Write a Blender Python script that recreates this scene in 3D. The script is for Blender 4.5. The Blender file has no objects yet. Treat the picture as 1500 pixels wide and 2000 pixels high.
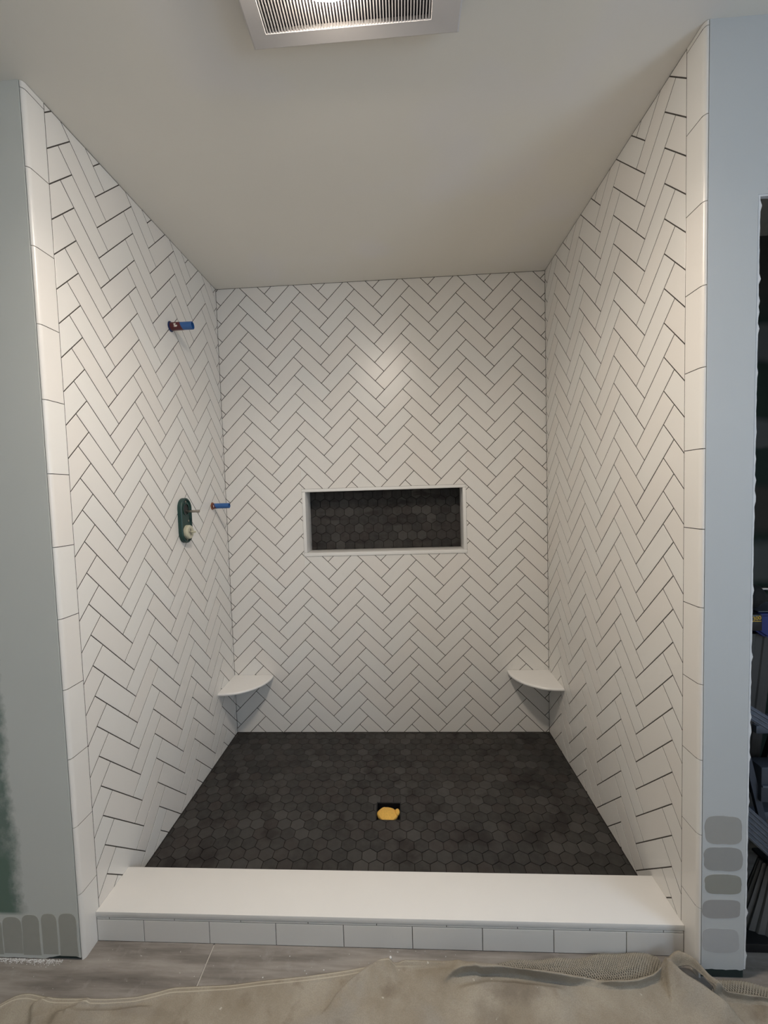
import bpy, bmesh, math, random
import numpy as np
from mathutils import Matrix, Vector

random.seed(7)
S = bpy.context.scene
COL = S.collection

# ------------------------------------------------------------------ camera
F_PX, YAW, PITCH, ROLL = 824.172, 0.05347, -0.05202, 0.03078
CAM = Vector((0.10464, -2.29808, 1.33948))
def cam_axes(a, b, c):
    ca, sa, cb, sb, cc, sc = math.cos(a), math.sin(a), math.cos(b), math.sin(b), math.cos(c), math.sin(c)
    rz = Matrix(((ca, -sa, 0), (sa, ca, 0), (0, 0, 1)))
    rx = Matrix(((1, 0, 0), (0, cb, -sb), (0, sb, cb)))
    ry = Matrix(((cc, 0, sc), (0, 1, 0), (-sc, 0, cc)))
    return rz @ rx @ ry
_R = cam_axes(YAW, PITCH, ROLL)
cd = bpy.data.cameras.new('camera')
cam = bpy.data.objects.new('camera', cd); COL.objects.link(cam)
m3 = Matrix((_R.col[0], _R.col[2], -_R.col[1])).transposed()
cam.matrix_world = Matrix.Translation(CAM) @ m3.to_4x4()
cd.sensor_fit = 'AUTO'; cd.sensor_width = 36.0
cd.lens = F_PX * 36.0 / 2000.0
cd.shift_x = 6.79 / 2000; cd.shift_y = 6.29 / 2000
cd.clip_start = 0.01
S.camera = cam

# ------------------------------------------------------------------ world, daylight, exposure
W = bpy.data.worlds.new('world'); S.world = W; W.use_nodes = True
W.node_tree.nodes['Background'].inputs[0].default_value = (0.72, 0.82, 1.0, 1)
W.node_tree.nodes['Background'].inputs[1].default_value = 1.0
def area(name, loc, target, sx, sy, power, color):
    l = bpy.data.lights.new(name, 'AREA'); l.shape = 'RECTANGLE'; l.size = sx; l.size_y = sy
    l.energy = power; l.color = color
    o = bpy.data.objects.new(name, l); COL.objects.link(o); o.location = loc
    d = Vector(target) - Vector(loc); o.rotation_euler = d.to_track_quat('-Z', 'Y').to_euler()
    return o
DAY = area('window_daylight', (2.19, -2.85, 1.5), (1.0, -2.85, 1.42), 1.2, 1.2, 22, (0.62, 0.79, 1.0))
LENS_EMIT = 69.0
LAMP_W, LAMP_SPREAD = 8.5, 150
LENS_COL = (1.0, 0.89, 0.765)
S.cycles.use_adaptive_sampling = True; S.cycles.adaptive_threshold = 0.06; S.cycles.adaptive_min_samples = 10
S.cycles.max_bounces = 6; S.cycles.diffuse_bounces = 4; S.cycles.glossy_bounces = 3; S.cycles.caustics_reflective = False; S.cycles.caustics_refractive = False
S.view_settings.view_transform = 'Standard'
S.view_settings.look = 'None'
S.view_settings.gamma = 1.0
S.view_settings.use_curve_mapping = False
S.view_settings.exposure = 0.08

# ------------------------------------------------------------------ dimensions (metres)
HW = 0.875          # half width between the tiled walls
CEIL = 2.4687
DEPTH = 1.0965      # herringbone field ends here, bullnose follows
FRONT = -1.166      # face of the drywall beside the shower
FLOOR = -0.016
ZUP = Vector((0, 0, 1))

# ------------------------------------------------------------------ helpers
def new_obj(name, me, mat=None, parent=None):
    o = bpy.data.objects.new(name, me); COL.objects.link(o)
    if mat is not None and len(me.materials) == 0: me.materials.append(mat)
    if parent is not None: o.parent = parent
    return o
def from_bm(name, bm, mat=None, parent=None, smooth=None):
    me = bpy.data.meshes.new(name)
    bm.normal_update(); bm.to_mesh(me); bm.free()
    if smooth is not None:
        me.polygons.foreach_set('use_smooth', [True] * len(me.polygons))
        if smooth < 3: me.set_sharp_from_angle(angle=smooth)
    return new_obj(name, me, mat, parent)
def from_py(name, v, f, mat=None, parent=None, smooth=None):
    me = bpy.data.meshes.new(name); me.from_pydata([tuple(p) for p in v], [], f); me.update()
    if smooth is not None:
        me.polygons.foreach_set('use_smooth', [True] * len(me.polygons))
        if smooth < 3: me.set_sharp_from_angle(angle=smooth)
    return new_obj(name, me, mat, parent)
def add_box(bm, lo, hi, bev=0.0, seg=2):
    lo, hi = Vector(lo), Vector(hi)
    r = bmesh.ops.create_cube(bm, size=1.0, matrix=Matrix.Translation((lo + hi) / 2) @ Matrix.Diagonal((hi - lo).to_4d()))
    if bev:
        es = list({e for v in r['verts'] for e in v.link_edges})
        bmesh.ops.bevel(bm, geom=es, offset=bev, segments=seg, affect='EDGES', profile=0.5)
def box(name, lo, hi, mat=None, parent=None, bev=0.0, seg=2):
    bm = bmesh.new(); add_box(bm, lo, hi, bev, seg)
    return from_bm(name, bm, mat, parent, smooth=0.6 if bev else None)
def add_prism(bm, pts, vec, cap=True):
    vec = Vector(vec)
    a = [bm.verts.new(p) for p in pts]; b = [bm.verts.new(Vector(p) + vec) for p in pts]
    n = len(pts)
    for i in range(n): bm.faces.new((a[i], a[(i + 1) % n], b[(i + 1) % n], b[i]))
    if cap: bm.faces.new(a[::-1]); bm.faces.new(b)
    bmesh.ops.recalc_face_normals(bm, faces=bm.faces)
def add_cyl(bm, p0, p1, r0, r1=None, n=32, caps=True):
    p0, p1 = Vector(p0), Vector(p1); r1 = r0 if r1 is None else r1
    d = (p1 - p0); q = d.to_track_quat('Z', 'Y').to_matrix()
    A = [bm.verts.new(p0 + q @ Vector((r0 * math.cos(t), r0 * math.sin(t), 0))) for t in [2 * math.pi * i / n for i in range(n)]]
    B = [bm.verts.new(p1 + q @ Vector((r1 * math.cos(t), r1 * math.sin(t), 0))) for t in [2 * math.pi * i / n for i in range(n)]]
    for i in range(n): bm.faces.new((A[i], A[(i + 1) % n], B[(i + 1) % n], B[i]))
    if caps: bm.faces.new(A[::-1]); bm.faces.new(B)
def add_lathe(bm, prof, org, axis, n=40):
    """prof: list of (distance along the axis, radius)"""
    q = Vector(axis).to_track_quat('Z', 'Y').to_matrix(); org = Vector(org); rings = []
    for d, r in prof:
        rings.append([bm.verts.new(org + q @ Vector((max(r, 1e-5) * math.cos(2 * math.pi * i / n), max(r, 1e-5) * math.sin(2 * math.pi * i / n), d))) for i in range(n)])
    for a, b in zip(rings, rings[1:]):
        for i in range(n): bm.faces.new((a[i], a[(i + 1) % n], b[(i + 1) % n], b[i]))
    bmesh.ops.recalc_face_normals(bm, faces=bm.faces)
def struct(o): o['kind'] = 'structure'; return o
def tag(o, label, cat, group=None, kind=None):
    o['label'] = label; o['category'] = cat
    if group: o['group'] = group
    if kind: o['kind'] = kind
    return o
def empty(name, loc=(0, 0, 0)):
    o = bpy.data.objects.new(name, None); COL.objects.link(o); o.location = loc; o.empty_display_size = 0.05
    return o
def place_under(root):
    """children were modelled in world coordinates: keep them there under a shifted Empty"""
    for c in root.children: c.matrix_parent_inverse = Matrix.Translation(-Vector(root.location))

# ------------------------------------------------------------------ materials
class NT:
    def __init__(s, name):
        s.m = bpy.data.materials.new(name); s.m.use_nodes = True
        s.t = s.m.node_tree; s.b = s.t.nodes['Principled BSDF']
    def n(s, kind, **kw):
        x = s.t.nodes.new(kind)
        for k, v in kw.items(): setattr(x, k, v)
        return x
    def l(s, a, b): s.t.links.new(a, b)
    def pos(s): return s.n('ShaderNodeNewGeometry').outputs['Position']
    def noise(s, scale, detail=3, rough=0.5, vec=None, stretch=None):
        x = s.n('ShaderNodeTexNoise'); x.inputs['Scale'].default_value = scale
        x.inputs['Detail'].default_value = detail; x.inputs['Roughness'].default_value = rough
        v = vec if vec is not None else s.pos()
        if stretch is not None:
            mp = s.n('ShaderNodeMapping'); mp.inputs['Scale'].default_value = stretch
            s.l(v, mp.inputs['Vector']); v = mp.outputs['Vector']
        s.l(v, x.inputs['Vector']); return x.outputs['Fac']
    def ramp(s, fac, stops):
        x = s.n('ShaderNodeValToRGB'); e = x.color_ramp.elements
        while len(e) < len(stops): e.new(0.5)
        for i, (p, c) in enumerate(stops):
            e[i].position = p; e[i].color = (c, c, c, 1) if isinstance(c, (int, float)) else (*c[:3], 1)
        s.l(fac, x.inputs['Fac']); return x.outputs['Color']
    def mix(s, fac, a, b, blend='MIX'):
        x = s.n('ShaderNodeMix', data_type='RGBA', blend_type=blend)
        for sock, v in ((x.inputs[0], fac), (x.inputs[6], a), (x.inputs[7], b)):
            if isinstance(v, (int, float)): sock.default_value = v
            elif isinstance(v, (tuple, list)): sock.default_value = (*v[:3], 1)
            else: s.l(v, sock)
        return x.outputs[2]
    def math(s, op, a, b=0.0, clamp=False):
        x = s.n('ShaderNodeMath', operation=op, use_clamp=clamp)
        for i, v in enumerate((a, b)):
            if isinstance(v, (int, float)): x.inputs[i].default_value = v
            else: s.l(v, x.inputs[i])
        return x.outputs[0]
    def bump(s, h, strength=0.2, dist=0.002):
        x = s.n('ShaderNodeBump'); x.inputs['Strength'].default_value = strength; x.inputs['Distance'].default_value = dist
        s.l(h, x.inputs['Height']); s.l(x.outputs['Normal'], s.b.inputs['Normal'])
    def col(s, c):
        if isinstance(c, (tuple, list)): s.b.inputs['Base Color'].default_value = (*c[:3], 1)
        else: s.l(c, s.b.inputs['Base Color'])
    def set(s, rough=None, metal=None, spec=None):
        if rough is not None:
            if isinstance(rough, (int, float)): s.b.inputs['Roughness'].default_value = rough
            else: s.l(rough, s.b.inputs['Roughness'])
        if metal is not None: s.b.inputs['Metallic'].default_value = metal
        if spec is not None: s.b.inputs['Specular IOR Level'].default_value = spec

def plain(name, c, rough=0.5, metal=0.0, var=0.08, scale=30, bump=0.0):
    t = NT(name); f = t.noise(scale, 4)
    t.col(t.mix(f, tuple(x * (1 - var) for x in c), tuple(min(1, x * (1 + var)) for x in c)))
    t.set(rough, metal)
    if bump: t.bump(t.noise(scale * 6, 3), bump, 0.002)
    return t.m

def random_value(t):
    """differs from piece to piece, for single objects and for joined pieces alike"""
    oi = t.n('ShaderNodeObjectInfo'); g = t.n('ShaderNodeNewGeometry')
    return t.math('FRACT', t.math('ADD', oi.outputs['Random'], g.outputs['Random Per Island']))

def tile_material(name, base, warm, cool, rough):
    t = NT(name); r = random_value(t)
    c = t.ramp(r, [(0.0, warm), (0.5, base), (1.0, cool)])
    c = t.mix(t.noise(16, 2), c, t.mix(0.035, c, (0.45, 0.43, 0.40)))
    t.col(c)
    t.set(rough)
    t.bump(t.noise(11, 1), 0.025, 0.004)
    return t.m
M_TILE = tile_material('white_glazed_tile', (0.79, 0.765, 0.725), (0.785, 0.75, 0.705), (0.79, 0.775, 0.74), 0.3)
M_JOINT = plain('dark_joint', (0.060, 0.052, 0.045), 0.9, var=0.3, scale=60)
M_SLAB = plain('white_solid_surface', (0.79, 0.775, 0.75), 0.32, var=0.015, scale=14)
M_TRIM = plain('white_quartz_trim', (0.81, 0.80, 0.775), 0.38, var=0.02, scale=14)

def hex_material():
    t = NT('charcoal_hexagon_tile'); r = random_value(t)
    c = t.ramp(r, [(0.0, (0.018, 0.0165, 0.016)), (0.35, (0.025, 0.0235, 0.022)), (0.6, (0.031, 0.024, 0.022)), (0.82, (0.037, 0.035, 0.033)), (1.0, (0.056, 0.052, 0.049))])
    cl = t.ramp(t.noise(38, 5, 0.62), [(0.3, 0.0), (0.75, 1.0)])
    c = t.mix(t.math('MULTIPLY', cl, 0.55), c, (0.062, 0.058, 0.054))
    dust = t.ramp(t.noise(5.5, 5, 0.6), [(0.5, 0.0), (0.72, 1.0)])
    c = t.mix(t.math('MULTIPLY', dust, 0.3), c, (0.085, 0.078, 0.072))
    damp = t.ramp(t.noise(6.5, 4, 0.55, stretch=(1, 1, 3)), [(0.36, 1.0), (0.45, 0.0)])
    c = t.mix(t.math('MULTIPLY', damp, 0.7), c, (0.013, 0.0095, 0.0088))
    t.col(c); t.set(t.ramp(t.noise(30, 3), [(0.3, 0.5), (0.8, 0.75)]), spec=0.35)
    t.bump(t.noise(120, 4), 0.15, 0.001)
    return t.m
M_HEX = hex_material()
M_HEXJOINT = plain('black_joint', (0.012, 0.010, 0.009), 0.95, var=0.3, scale=50)

def ceiling_material():
    t = NT('ceiling_paint')
    patch = t.ramp(t.noise(2.6, 2, 0.4), [(0.56, 0.0), (0.68, 1.0)])
    c = t.mix(t.noise(1.3, 3), (0.81, 0.78, 0.71), (0.85, 0.815, 0.745))
    c = t.mix(t.math('MULTIPLY', patch, 0.7), c, (0.82, 0.795, 0.775))
    t.col(c); t.set(0.75); return t.m
M_CEIL = ceiling_material()

def drywall_left_material():
    """grey primer with green board showing through at the far left"""
    t = NT('primed_drywall_left'); p = t.pos()
    sp = t.n('ShaderNodeSeparateXYZ'); t.l(p, sp.inputs[0]); x, z = sp.outputs['X'], sp.outputs['Z']
    c = t.mix(t.noise(2.2, 4), (0.61, 0.625, 0.59), (0.67, 0.685, 0.65))
    n1 = t.noise(9, 4, 0.6); n2 = t.noise(45, 4, 0.65)
    # distance inside the stain's right-hand edge, which drifts right towards the floor
    edge = t.math('ADD', t.math('MULTIPLY', z, 0.045), -1.052 - 0.035)
    edge = t.math('ADD', edge, t.math('MULTIPLY', t.math('SUBTRACT', 0.62, z), 0.085))
    d = t.math('SUBTRACT', edge, x)
    d = t.math('ADD', d, t.math('MULTIPLY', t.math('SUBTRACT', n1, 0.5), 0.06))
    d = t.math('ADD', d, t.math('MULTIPLY', t.math('SUBTRACT', n2, 0.5), 0.035))
    m = t.n('ShaderNodeMapRange'); m.inputs['From Min'].default_value = 0.0; m.inputs['From Max'].default_value = 0.03
    t.l(d, m.inputs['Value'])
    zt = t.n('ShaderNodeMapRange'); zt.inputs['From Min'].default_value = 1.06; zt.inputs['From Max'].default_value = 1.0
    t.l(z, zt.inputs['Value'])
    zb = t.n('ShaderNodeMapRange'); zb.inputs['From Min'].default_value = 0.118; zb.inputs['From Max'].default_value = 0.130
    t.l(z, zb.inputs['Value'])
    mask = t.math('MULTIPLY', t.math('MULTIPLY', m.outputs[0], zt.outputs[0]), zb.outputs[0])
    mott = t.ramp(t.noise(14, 5, 0.7), [(0.4, 0.0), (0.66, 1.0)])
    green = t.mix(mott, (0.085, 0.15, 0.12), (0.30, 0.34, 0.31))
    deep = t.n('ShaderNodeMapRange'); deep.inputs['From Min'].default_value = 0.34; deep.inputs['From Max'].default_value = 0.29
    t.l(z, deep.inputs['Value'])
    deepx = t.n('ShaderNodeMapRange'); deepx.inputs['From Min'].default_value = 0.025; deepx.inputs['From Max'].default_value = 0.05
    t.l(d, deepx.inputs['Value'])
    green = t.mix(t.math('MULTIPLY', deep.outputs[0], deepx.outputs[0]), green, (0.045, 0.125, 0.085))
    c = t.mix(t.math('MULTIPLY', mask, 0.85), c, green)
    t.col(c); t.set(0.7); return t.m
M_DRYL = drywall_left_material()
def drywall_material(name, a, b):
    t = NT(name); t.col(t.mix(t.noise(3.0, 4), a, b)); t.set(0.68); return t.m
M_DRYR = drywall_material('primed_drywall_right', (0.53, 0.54, 0.535), (0.58, 0.59, 0.585))
M_ROOM = drywall_material('room_paint', (0.66, 0.64, 0.60), (0.70, 0.68, 0.64))
M_TORN = plain('torn_paper', (0.72, 0.72, 0.72), 0.85, var=0.1, scale=80, bump=0.3)
M_BOARD = plain('green_board', (0.025, 0.04, 0.036), 0.85, var=0.3, scale=40)

def closet_material():
    """green moisture board with bands of joint compound"""
    t = NT('closet_green_board'); sp = t.n('ShaderNodeSeparateXYZ'); t.l(t.pos(), sp.inputs[0])
    z = t.math('ADD', sp.outputs['Z'], t.math('MULTIPLY', t.math('SUBTRACT', t.noise(6, 3), 0.5), 0.07))
    zz = t.math('DIVIDE', z, 2.5)
    g, m_, b = (0.03, 0.055, 0.045), (0.16, 0.17, 0.17), (0.085, 0.08, 0.072)
    def band(pos, c): return (pos / 2.5, c)
    c = t.ramp(zz, [band(0.85, g), band(0.89, m_), band(1.03, m_), band(1.07, g), band(1.12, b), band(1.30, b), band(1.34, g), band(1.49, g), band(1.51, m_), band(1.62, m_), band(1.65, g), band(1.88, g), band(1.91, m_), band(2.05, m_), band(2.08, g), band(2.22, b)])
    t.col(c); t.set(0.8); return t.m
M_CLOSET = closet_material()

def plank_material():
    t = NT('grey_wood_look_porcelain'); oi = t.n('ShaderNodeObjectInfo')
    off = t.n('ShaderNodeVectorMath', operation='ADD'); t.l(t.pos(), off.inputs[0])
    cmb = t.n('ShaderNodeCombineXYZ'); t.l(t.math('MULTIPLY', oi.outputs['Random'], 17.0), cmb.inputs[0]); t.l(t.math('MULTIPLY', oi.outputs['Random'], 5.0), cmb.inputs[1])
    t.l(cmb.outputs[0], off.inputs[1]); v = off.outputs[0]
    g = t.noise(5, 6, 0.62, vec=v, stretch=(0.55, 5.0, 1)); f = t.noise(60, 4, 0.6, vec=v, stretch=(0.35, 2.5, 1))
    c = t.ramp(g, [(0.25, (0.10, 0.088, 0.078)), (0.42, (0.205, 0.185, 0.166)), (0.58, (0.33, 0.302, 0.274)), (0.78, (0.43, 0.402, 0.372))])
    c = t.mix(t.math('MULTIPLY', f, 0.35), c, (0.18, 0.158, 0.14))
    dust = t.ramp(t.noise(24, 6, 0.7), [(0.56, 0.0), (0.78, 1.0)])
    c = t.mix(t.math('MULTIPLY', dust, 0.5), c, (0.38, 0.36, 0.34))
    spk = t.ramp(t.noise(85, 2, 0.5), [(0.74, 0.0), (0.77, 1.0)])
    c = t.mix(t.math('MULTIPLY', spk, 0.6), c, (0.55, 0.53, 0.50))
    t.col(c); t.set(0.62); t.bump(f, 0.12, 0.001); return t.m
M_PLANK = plank_material()
M_FLOORJOINT = plain('light_grout', (0.56, 0.54, 0.51), 0.9, var=0.1, scale=60)

def canvas_material():
    t = NT('canvas'); uv = t.n('ShaderNodeUVMap'); sp = t.n('ShaderNodeSeparateXYZ'); t.l(uv.outputs['UV'], sp.inputs[0]); d = sp.outputs['Y']
    c = t.mix(t.ramp(t.noise(7, 5, 0.6), [(0.3, 0.0), (0.75, 1.0)]), (0.30, 0.255, 0.195), (0.47, 0.43, 0.36))
    st = t.ramp(t.noise(4.5, 5, 0.65), [(0.52, 0.0), (0.66, 1.0)])
    c = t.mix(t.math('MULTIPLY', st, 0.5), c, (0.36, 0.345, 0.32))
    st2 = t.ramp(t.noise(11, 5, 0.6), [(0.60, 0.0), (0.72, 1.0)])
    c = t.mix(t.math('MULTIPLY', st2, 0.55), c, (0.20, 0.16, 0.125))
    ps = t.n('ShaderNodeSeparateXYZ'); t.l(t.pos(), ps.inputs[0])
    for sx, sy, rx, ry, k in ((.365, -1.222, .085, .034, .55), (.29, -1.275, .05, .04, .35), (.86, -1.30, .10, .03, .3), (-.62, -1.29, .12, .02, .25)):
        dd = t.math('ADD', t.math('POWER', t.math('ABSOLUTE', t.math('DIVIDE', t.math('SUBTRACT', ps.outputs[0], sx), rx)), 2.0), t.math('POWER', t.math('ABSOLUTE', t.math('DIVIDE', t.math('SUBTRACT', ps.outputs[1], sy), ry)), 2.0))
        dd = t.math('ADD', dd, t.math('MULTIPLY', t.math('SUBTRACT', t.noise(26, 5, 0.7), 0.5), 2.2))
        c = t.mix(t.math('MULTIPLY', t.math('SUBTRACT', 1.0, dd, clamp=True), k), c, (0.14, 0.112, 0.09))
    fib = t.noise(420, 2, 0.6)
    c = t.mix(t.math('MULTIPLY', t.ramp(fib, [(0.35, 0.0), (0.7, 1.0)]), 0.35), c, (0.20, 0.175, 0.14))
    spl = t.ramp(t.noise(34, 3, 0.7), [(0.715, 0.0), (0.735, 1.0)])
    c = t.mix(t.math('MULTIPLY', spl, 0.75), c, (0.62, 0.59, 0.53))
    # two rows of pale stitching along the hem
    lm = t.n('ShaderNodeMapRange'); lm.inputs['From Min'].default_value = 0.15; lm.inputs['From Max'].default_value = -0.05; t.l(sp.outputs['X'], lm.inputs['Value']); leftish = lm.outputs[0]
    for y0 in (0.0035, 0.0115):
        s_ = t.math('SUBTRACT', 1.0, t.math('DIVIDE', t.math('ABSOLUTE', t.math('SUBTRACT', d, y0)), 0.0017), clamp=True)
        c = t.mix(t.math('MULTIPLY', t.math('MULTIPLY', s_, leftish), 0.75), c, (0.64, 0.585, 0.47))
    t.col(c); t.set(0.95, spec=0.1); t.bump(t.noise(600, 2), 0.8, 0.0016); return t.m
M_CANVAS = canvas_material()
M_NET = plain('beige_net', (0.40, 0.365, 0.30), 0.85, var=0.12, scale=60)
M_FOAM = plain('yellow_foam', (0.78, 0.46, 0.10), 0.95, var=0.22, scale=170, bump=0.6)
M_BLACK = plain('black_plastic', (0.006, 0.006, 0.007), 0.45, var=0.2)
M_TEAL = plain('dark_green_plastic', (0.010, 0.042, 0.036), 0.42, var=0.15)
M_CREAM = plain('cream_plastic', (0.52, 0.50, 0.38), 0.5, var=0.06)
M_STEEL = plain('brushed_steel', (0.42, 0.39, 0.35), 0.35, 1.0, var=0.1)
M_CHROME = plain('chrome', (0.75, 0.75, 0.77), 0.15, 1.0, var=0.03)
M_BLUE = plain('blue_plastic', (0.030, 0.115, 0.33), 0.32, var=0.12, scale=70)
M_BLUEDARK = plain('blue_bore', (0.006, 0.02, 0.09), 0.5, var=0.1)
M_RED = plain('maroon_band', (0.10, 0.014, 0.018), 0.4, var=0.2, scale=90)
M_WHITEMARK = plain('white_print', (0.70, 0.66, 0.60), 0.5, var=0.05)
M_COPPER = plain('copper', (0.32, 0.13, 0.07), 0.45, 0.6, var=0.2)
M_ALU = plain('worn_aluminium', (0.15, 0.172, 0.215), 0.5, 0.55, var=0.18, scale=50)
M_GREYRAIL = plain('grey_rail', (0.055, 0.053, 0.051), 0.6, 0.0, var=0.2, scale=12)
M_FLUTE = plain('grey_fluted_plastic', (0.13, 0.125, 0.12), 0.6, var=0.12, scale=20)
M_NAVY = plain('navy_plastic', (0.008, 0.022, 0.15), 0.4, var=0.15)
M_BAG = plain('black_cloth', (0.008, 0.008, 0.008), 0.9, var=0.3)
M_YELLOW = plain('yellow_print', (0.75, 0.45, 0.03), 0.5, var=0.05)
M_GREYBOX = plain('blue_grey_metal', (0.062, 0.072, 0.095), 0.5, 0.2, var=0.15)
M_FANPLATE = plain('fan_cover_plastic', (0.62, 0.59, 0.575), 0.5, var=0.02)
M_FANDARK = plain('fan_cavity', (0.045, 0.042, 0.055), 0.7, var=0.1)
def emit(name, c, s):
    t = NT(name); t.col((0.8, 0.8, 0.8)); t.b.inputs['Emission Color'].default_value = (*c, 1); t.b.inputs['Emission Strength'].default_value = s
    return t.m
M_LENS = emit('lit_lens', LENS_COL, LENS_EMIT)
SW = [plain('grey_paint_%s' % n, c, 0.6, var=0.03, scale=60) for n, c in
      (('one', (0.37, 0.36, 0.335)), ('two', (0.335, 0.33, 0.315)), ('three', (0.305, 0.30, 0.265)), ('four', (0.36, 0.35, 0.34)), ('five', (0.46, 0.46, 0.46)))]
M_STROKE = plain('grey_brush_stroke', (0.42, 0.42, 0.375), 0.6, var=0.08, scale=30)

# ------------------------------------------------------------------ tile polygons
def clip_half(poly, tags, n, d, tag_new):
    """keep n.p <= d ; poly list of 2-vectors, tags: one per edge i->i+1 ('c' cut by the tile saw, 'o' own edge, 'x' hidden seam)"""
    out, ot = [], []
    N = len(poly)
    for i in range(N):
        a, b = poly[i], poly[(i + 1) % N]
        da, db = n[0] * a[0] + n[1] * a[1] - d, n[0] * b[0] + n[1] * b[1] - d
        if da <= 0:
            out.append(a)
            if db <= 0: ot.append(tags[i])
            else:
                t = da / (da - db); out_pt = (a[0] + t * (b[0] - a[0]), a[1] + t * (b[1] - a[1]))
                ot.append(tags[i]); out.append(out_pt); ot.append(tag_new)
        elif db <= 0:
            t = da / (da - db); out.append((a[0] + t * (b[0] - a[0]), a[1] + t * (b[1] - a[1]))); ot.append(tags[i])
    # drop degenerate points
    p2, t2 = [], []
    for i in range(len(out)):
        a, b = out[i], out[(i + 1) % len(out)]
        if math.hypot(a[0] - b[0], a[1] - b[1]) > 1e-6: p2.append(a); t2.append(ot[i])
    return p2, t2
def area2(p): return 0.5 * sum(p[i][0] * p[(i + 1) % len(p)][1] - p[(i + 1) % len(p)][0] * p[i][1] for i in range(len(p))) if len(p) > 2 else 0.0
def clip_rect(poly, tags, r):
    for n, d in (((1, 0), r[1]), ((-1, 0), -r[0]), ((0, 1), r[3]), ((0, -1), -r[2])):
        if len(poly) < 3: return [], []
        poly, tags = clip_half(poly, tags, n, d, 'o')
    return poly, tags
def subtract_rect(poly, tags, r):
    """poly minus the rectangle as up to four pieces with unseen seams between them"""
    res = []
    rest, rt = poly, tags
    for n, d in (((1, 0), r[0]), ((-1, 0), -r[1]), ((0, 1), r[2]), ((0, -1), -r[3])):
        p, t = clip_half(rest, rt, n, d, 'o')
        if len(p) > 2 and area2(p) > 1e-7: res.append((p, t))
        rest, rt = clip_half(rest, rt, (-n[0], -n[1]), -d, 'x')
        if len(rest) < 3: return res
    # edges between two kept pieces that lie on the rectangle's extended sides stay plain; fine at this size
    return res
def offset_poly(p, tags, w):
    """inset every own edge by w (edges tagged x stay put)"""
    N = len(p); L = []
    for i in range(N):
        a, b = p[i], p[(i + 1) % N]; dx, dy = b[0] - a[0], b[1] - a[1]; l = math.hypot(dx, dy)
        n = (-dy / l, dx / l); k = 0.0 if tags[i] == 'x' else w
        L.append((n, n[0] * a[0] + n[1] * a[1] + k))
    q = []
    for i in range(N):
        (n1, d1), (n2, d2) = L[i - 1], L[i]
        det = n1[0] * n2[1] - n1[1] * n2[0]
        if abs(det) < 1e-4: q.append((p[i][0] + n2[0] * w, p[i][1] + n2[1] * w)); continue
        q.append(((d1 * n2[1] - d2 * n1[1]) / det, (n1[0] * d2 - n2[0] * d1) / det))
    return q
def tile_geo(pieces, thick, cham=0.0005):
    """prism with a small arris; v in tile frame (u, v, n), top face at n = 0"""
    v, f = [], []
    for p, tags in pieces:
        N = len(p); c = cham
        q = offset_poly(p, tags, c)
        if area2(q) <= 0 or any(math.hypot(a[0] - b[0], a[1] - b[1]) > 0.02 for a, b in zip(p, q)): q = p
        b0 = len(v)
        v += [(a[0], a[1], 0.0) for a in q] + [(a[0], a[1], -c * 0.8) for a in p] + [(a[0], a[1], -thick) for a in p]
        f.append(tuple(range(b0, b0 + N)))
        for i in range(N):
            j = (i + 1) % N
            f.append((b0 + N + i, b0 + N + j, b0 + j, b0 + i)); f.append((b0 + 2 * N + i, b0 + 2 * N + j, b0 + N + j, b0 + N + i))
    return v, f
def ccw(p): return p if area2(p) > 0 else p[::-1]

PER, VER = 0.29199, 0.09733
TL, TW, JT = PER / math.sqrt(2), PER / math.sqrt(2) / 3, 0.0031
q2 = 1 / math.sqrt(2)
def herring(u0, v0, region, hole=None):
    """tiles of a herringbone: list of (origin, kind, pieces or None when the tile is whole)"""
    res = []
    a, b = (q2, q2), (q2, -q2)
    h = JT / 2
    def rect(e1, l1, e2, l2):
        return ccw([(e1[0] * s + e2[0] * t, e1[1] * s + e2[1] * t) for s, t in ((h, h), (l1 - h, h), (l1 - h, l2 - h), (h, l2 - h))])
    kinds = {'d': rect(b, TL, (-a[0], -a[1]), TW), 'u': rect((-a[0], -a[1]), TL, (-b[0], -b[1]), TW)}
    i0 = int((region[0] - u0) / PER) - 2; i1 = int((region[1] - u0) / PER) + 2
    j0 = int((region[2] - v0) / VER) - 4; j1 = int((region[3] - v0) / VER) + 4
    for i in range(i0, i1 + 1):
        for j in range(j0, j1 + 1):
            o = (u0 + i * PER, v0 + j * VER)
            for k, base in kinds.items():
                p = [(x + o[0], y + o[1]) for x, y in base]; tg = ['o'] * 4
                full = all(region[0] <= x <= region[1] and region[2] <= y <= region[3] for x, y in p)
                hit = hole and not (max(x for x, y in p) <= hole[0] or min(x for x, y in p) >= hole[1] or max(y for x, y in p) <= hole[2] or min(y for x, y in p) >= hole[3])
                if full and not hit: res.append((o, k, None, base)); continue
                p, tg = clip_rect(p, tg, region)
                if len(p) < 3 or area2(p) < 2e-5: continue
                pcs = [(p, tg)]
                if hit: pcs = subtract_rect(p, tg, hole)
                pcs = [([(x - o[0], y - o[1]) for x, y in pp], tt) for pp, tt in pcs if area2(pp) > 1.5e-5]
                if pcs: res.append((o, k, pcs, None))
    return res
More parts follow.
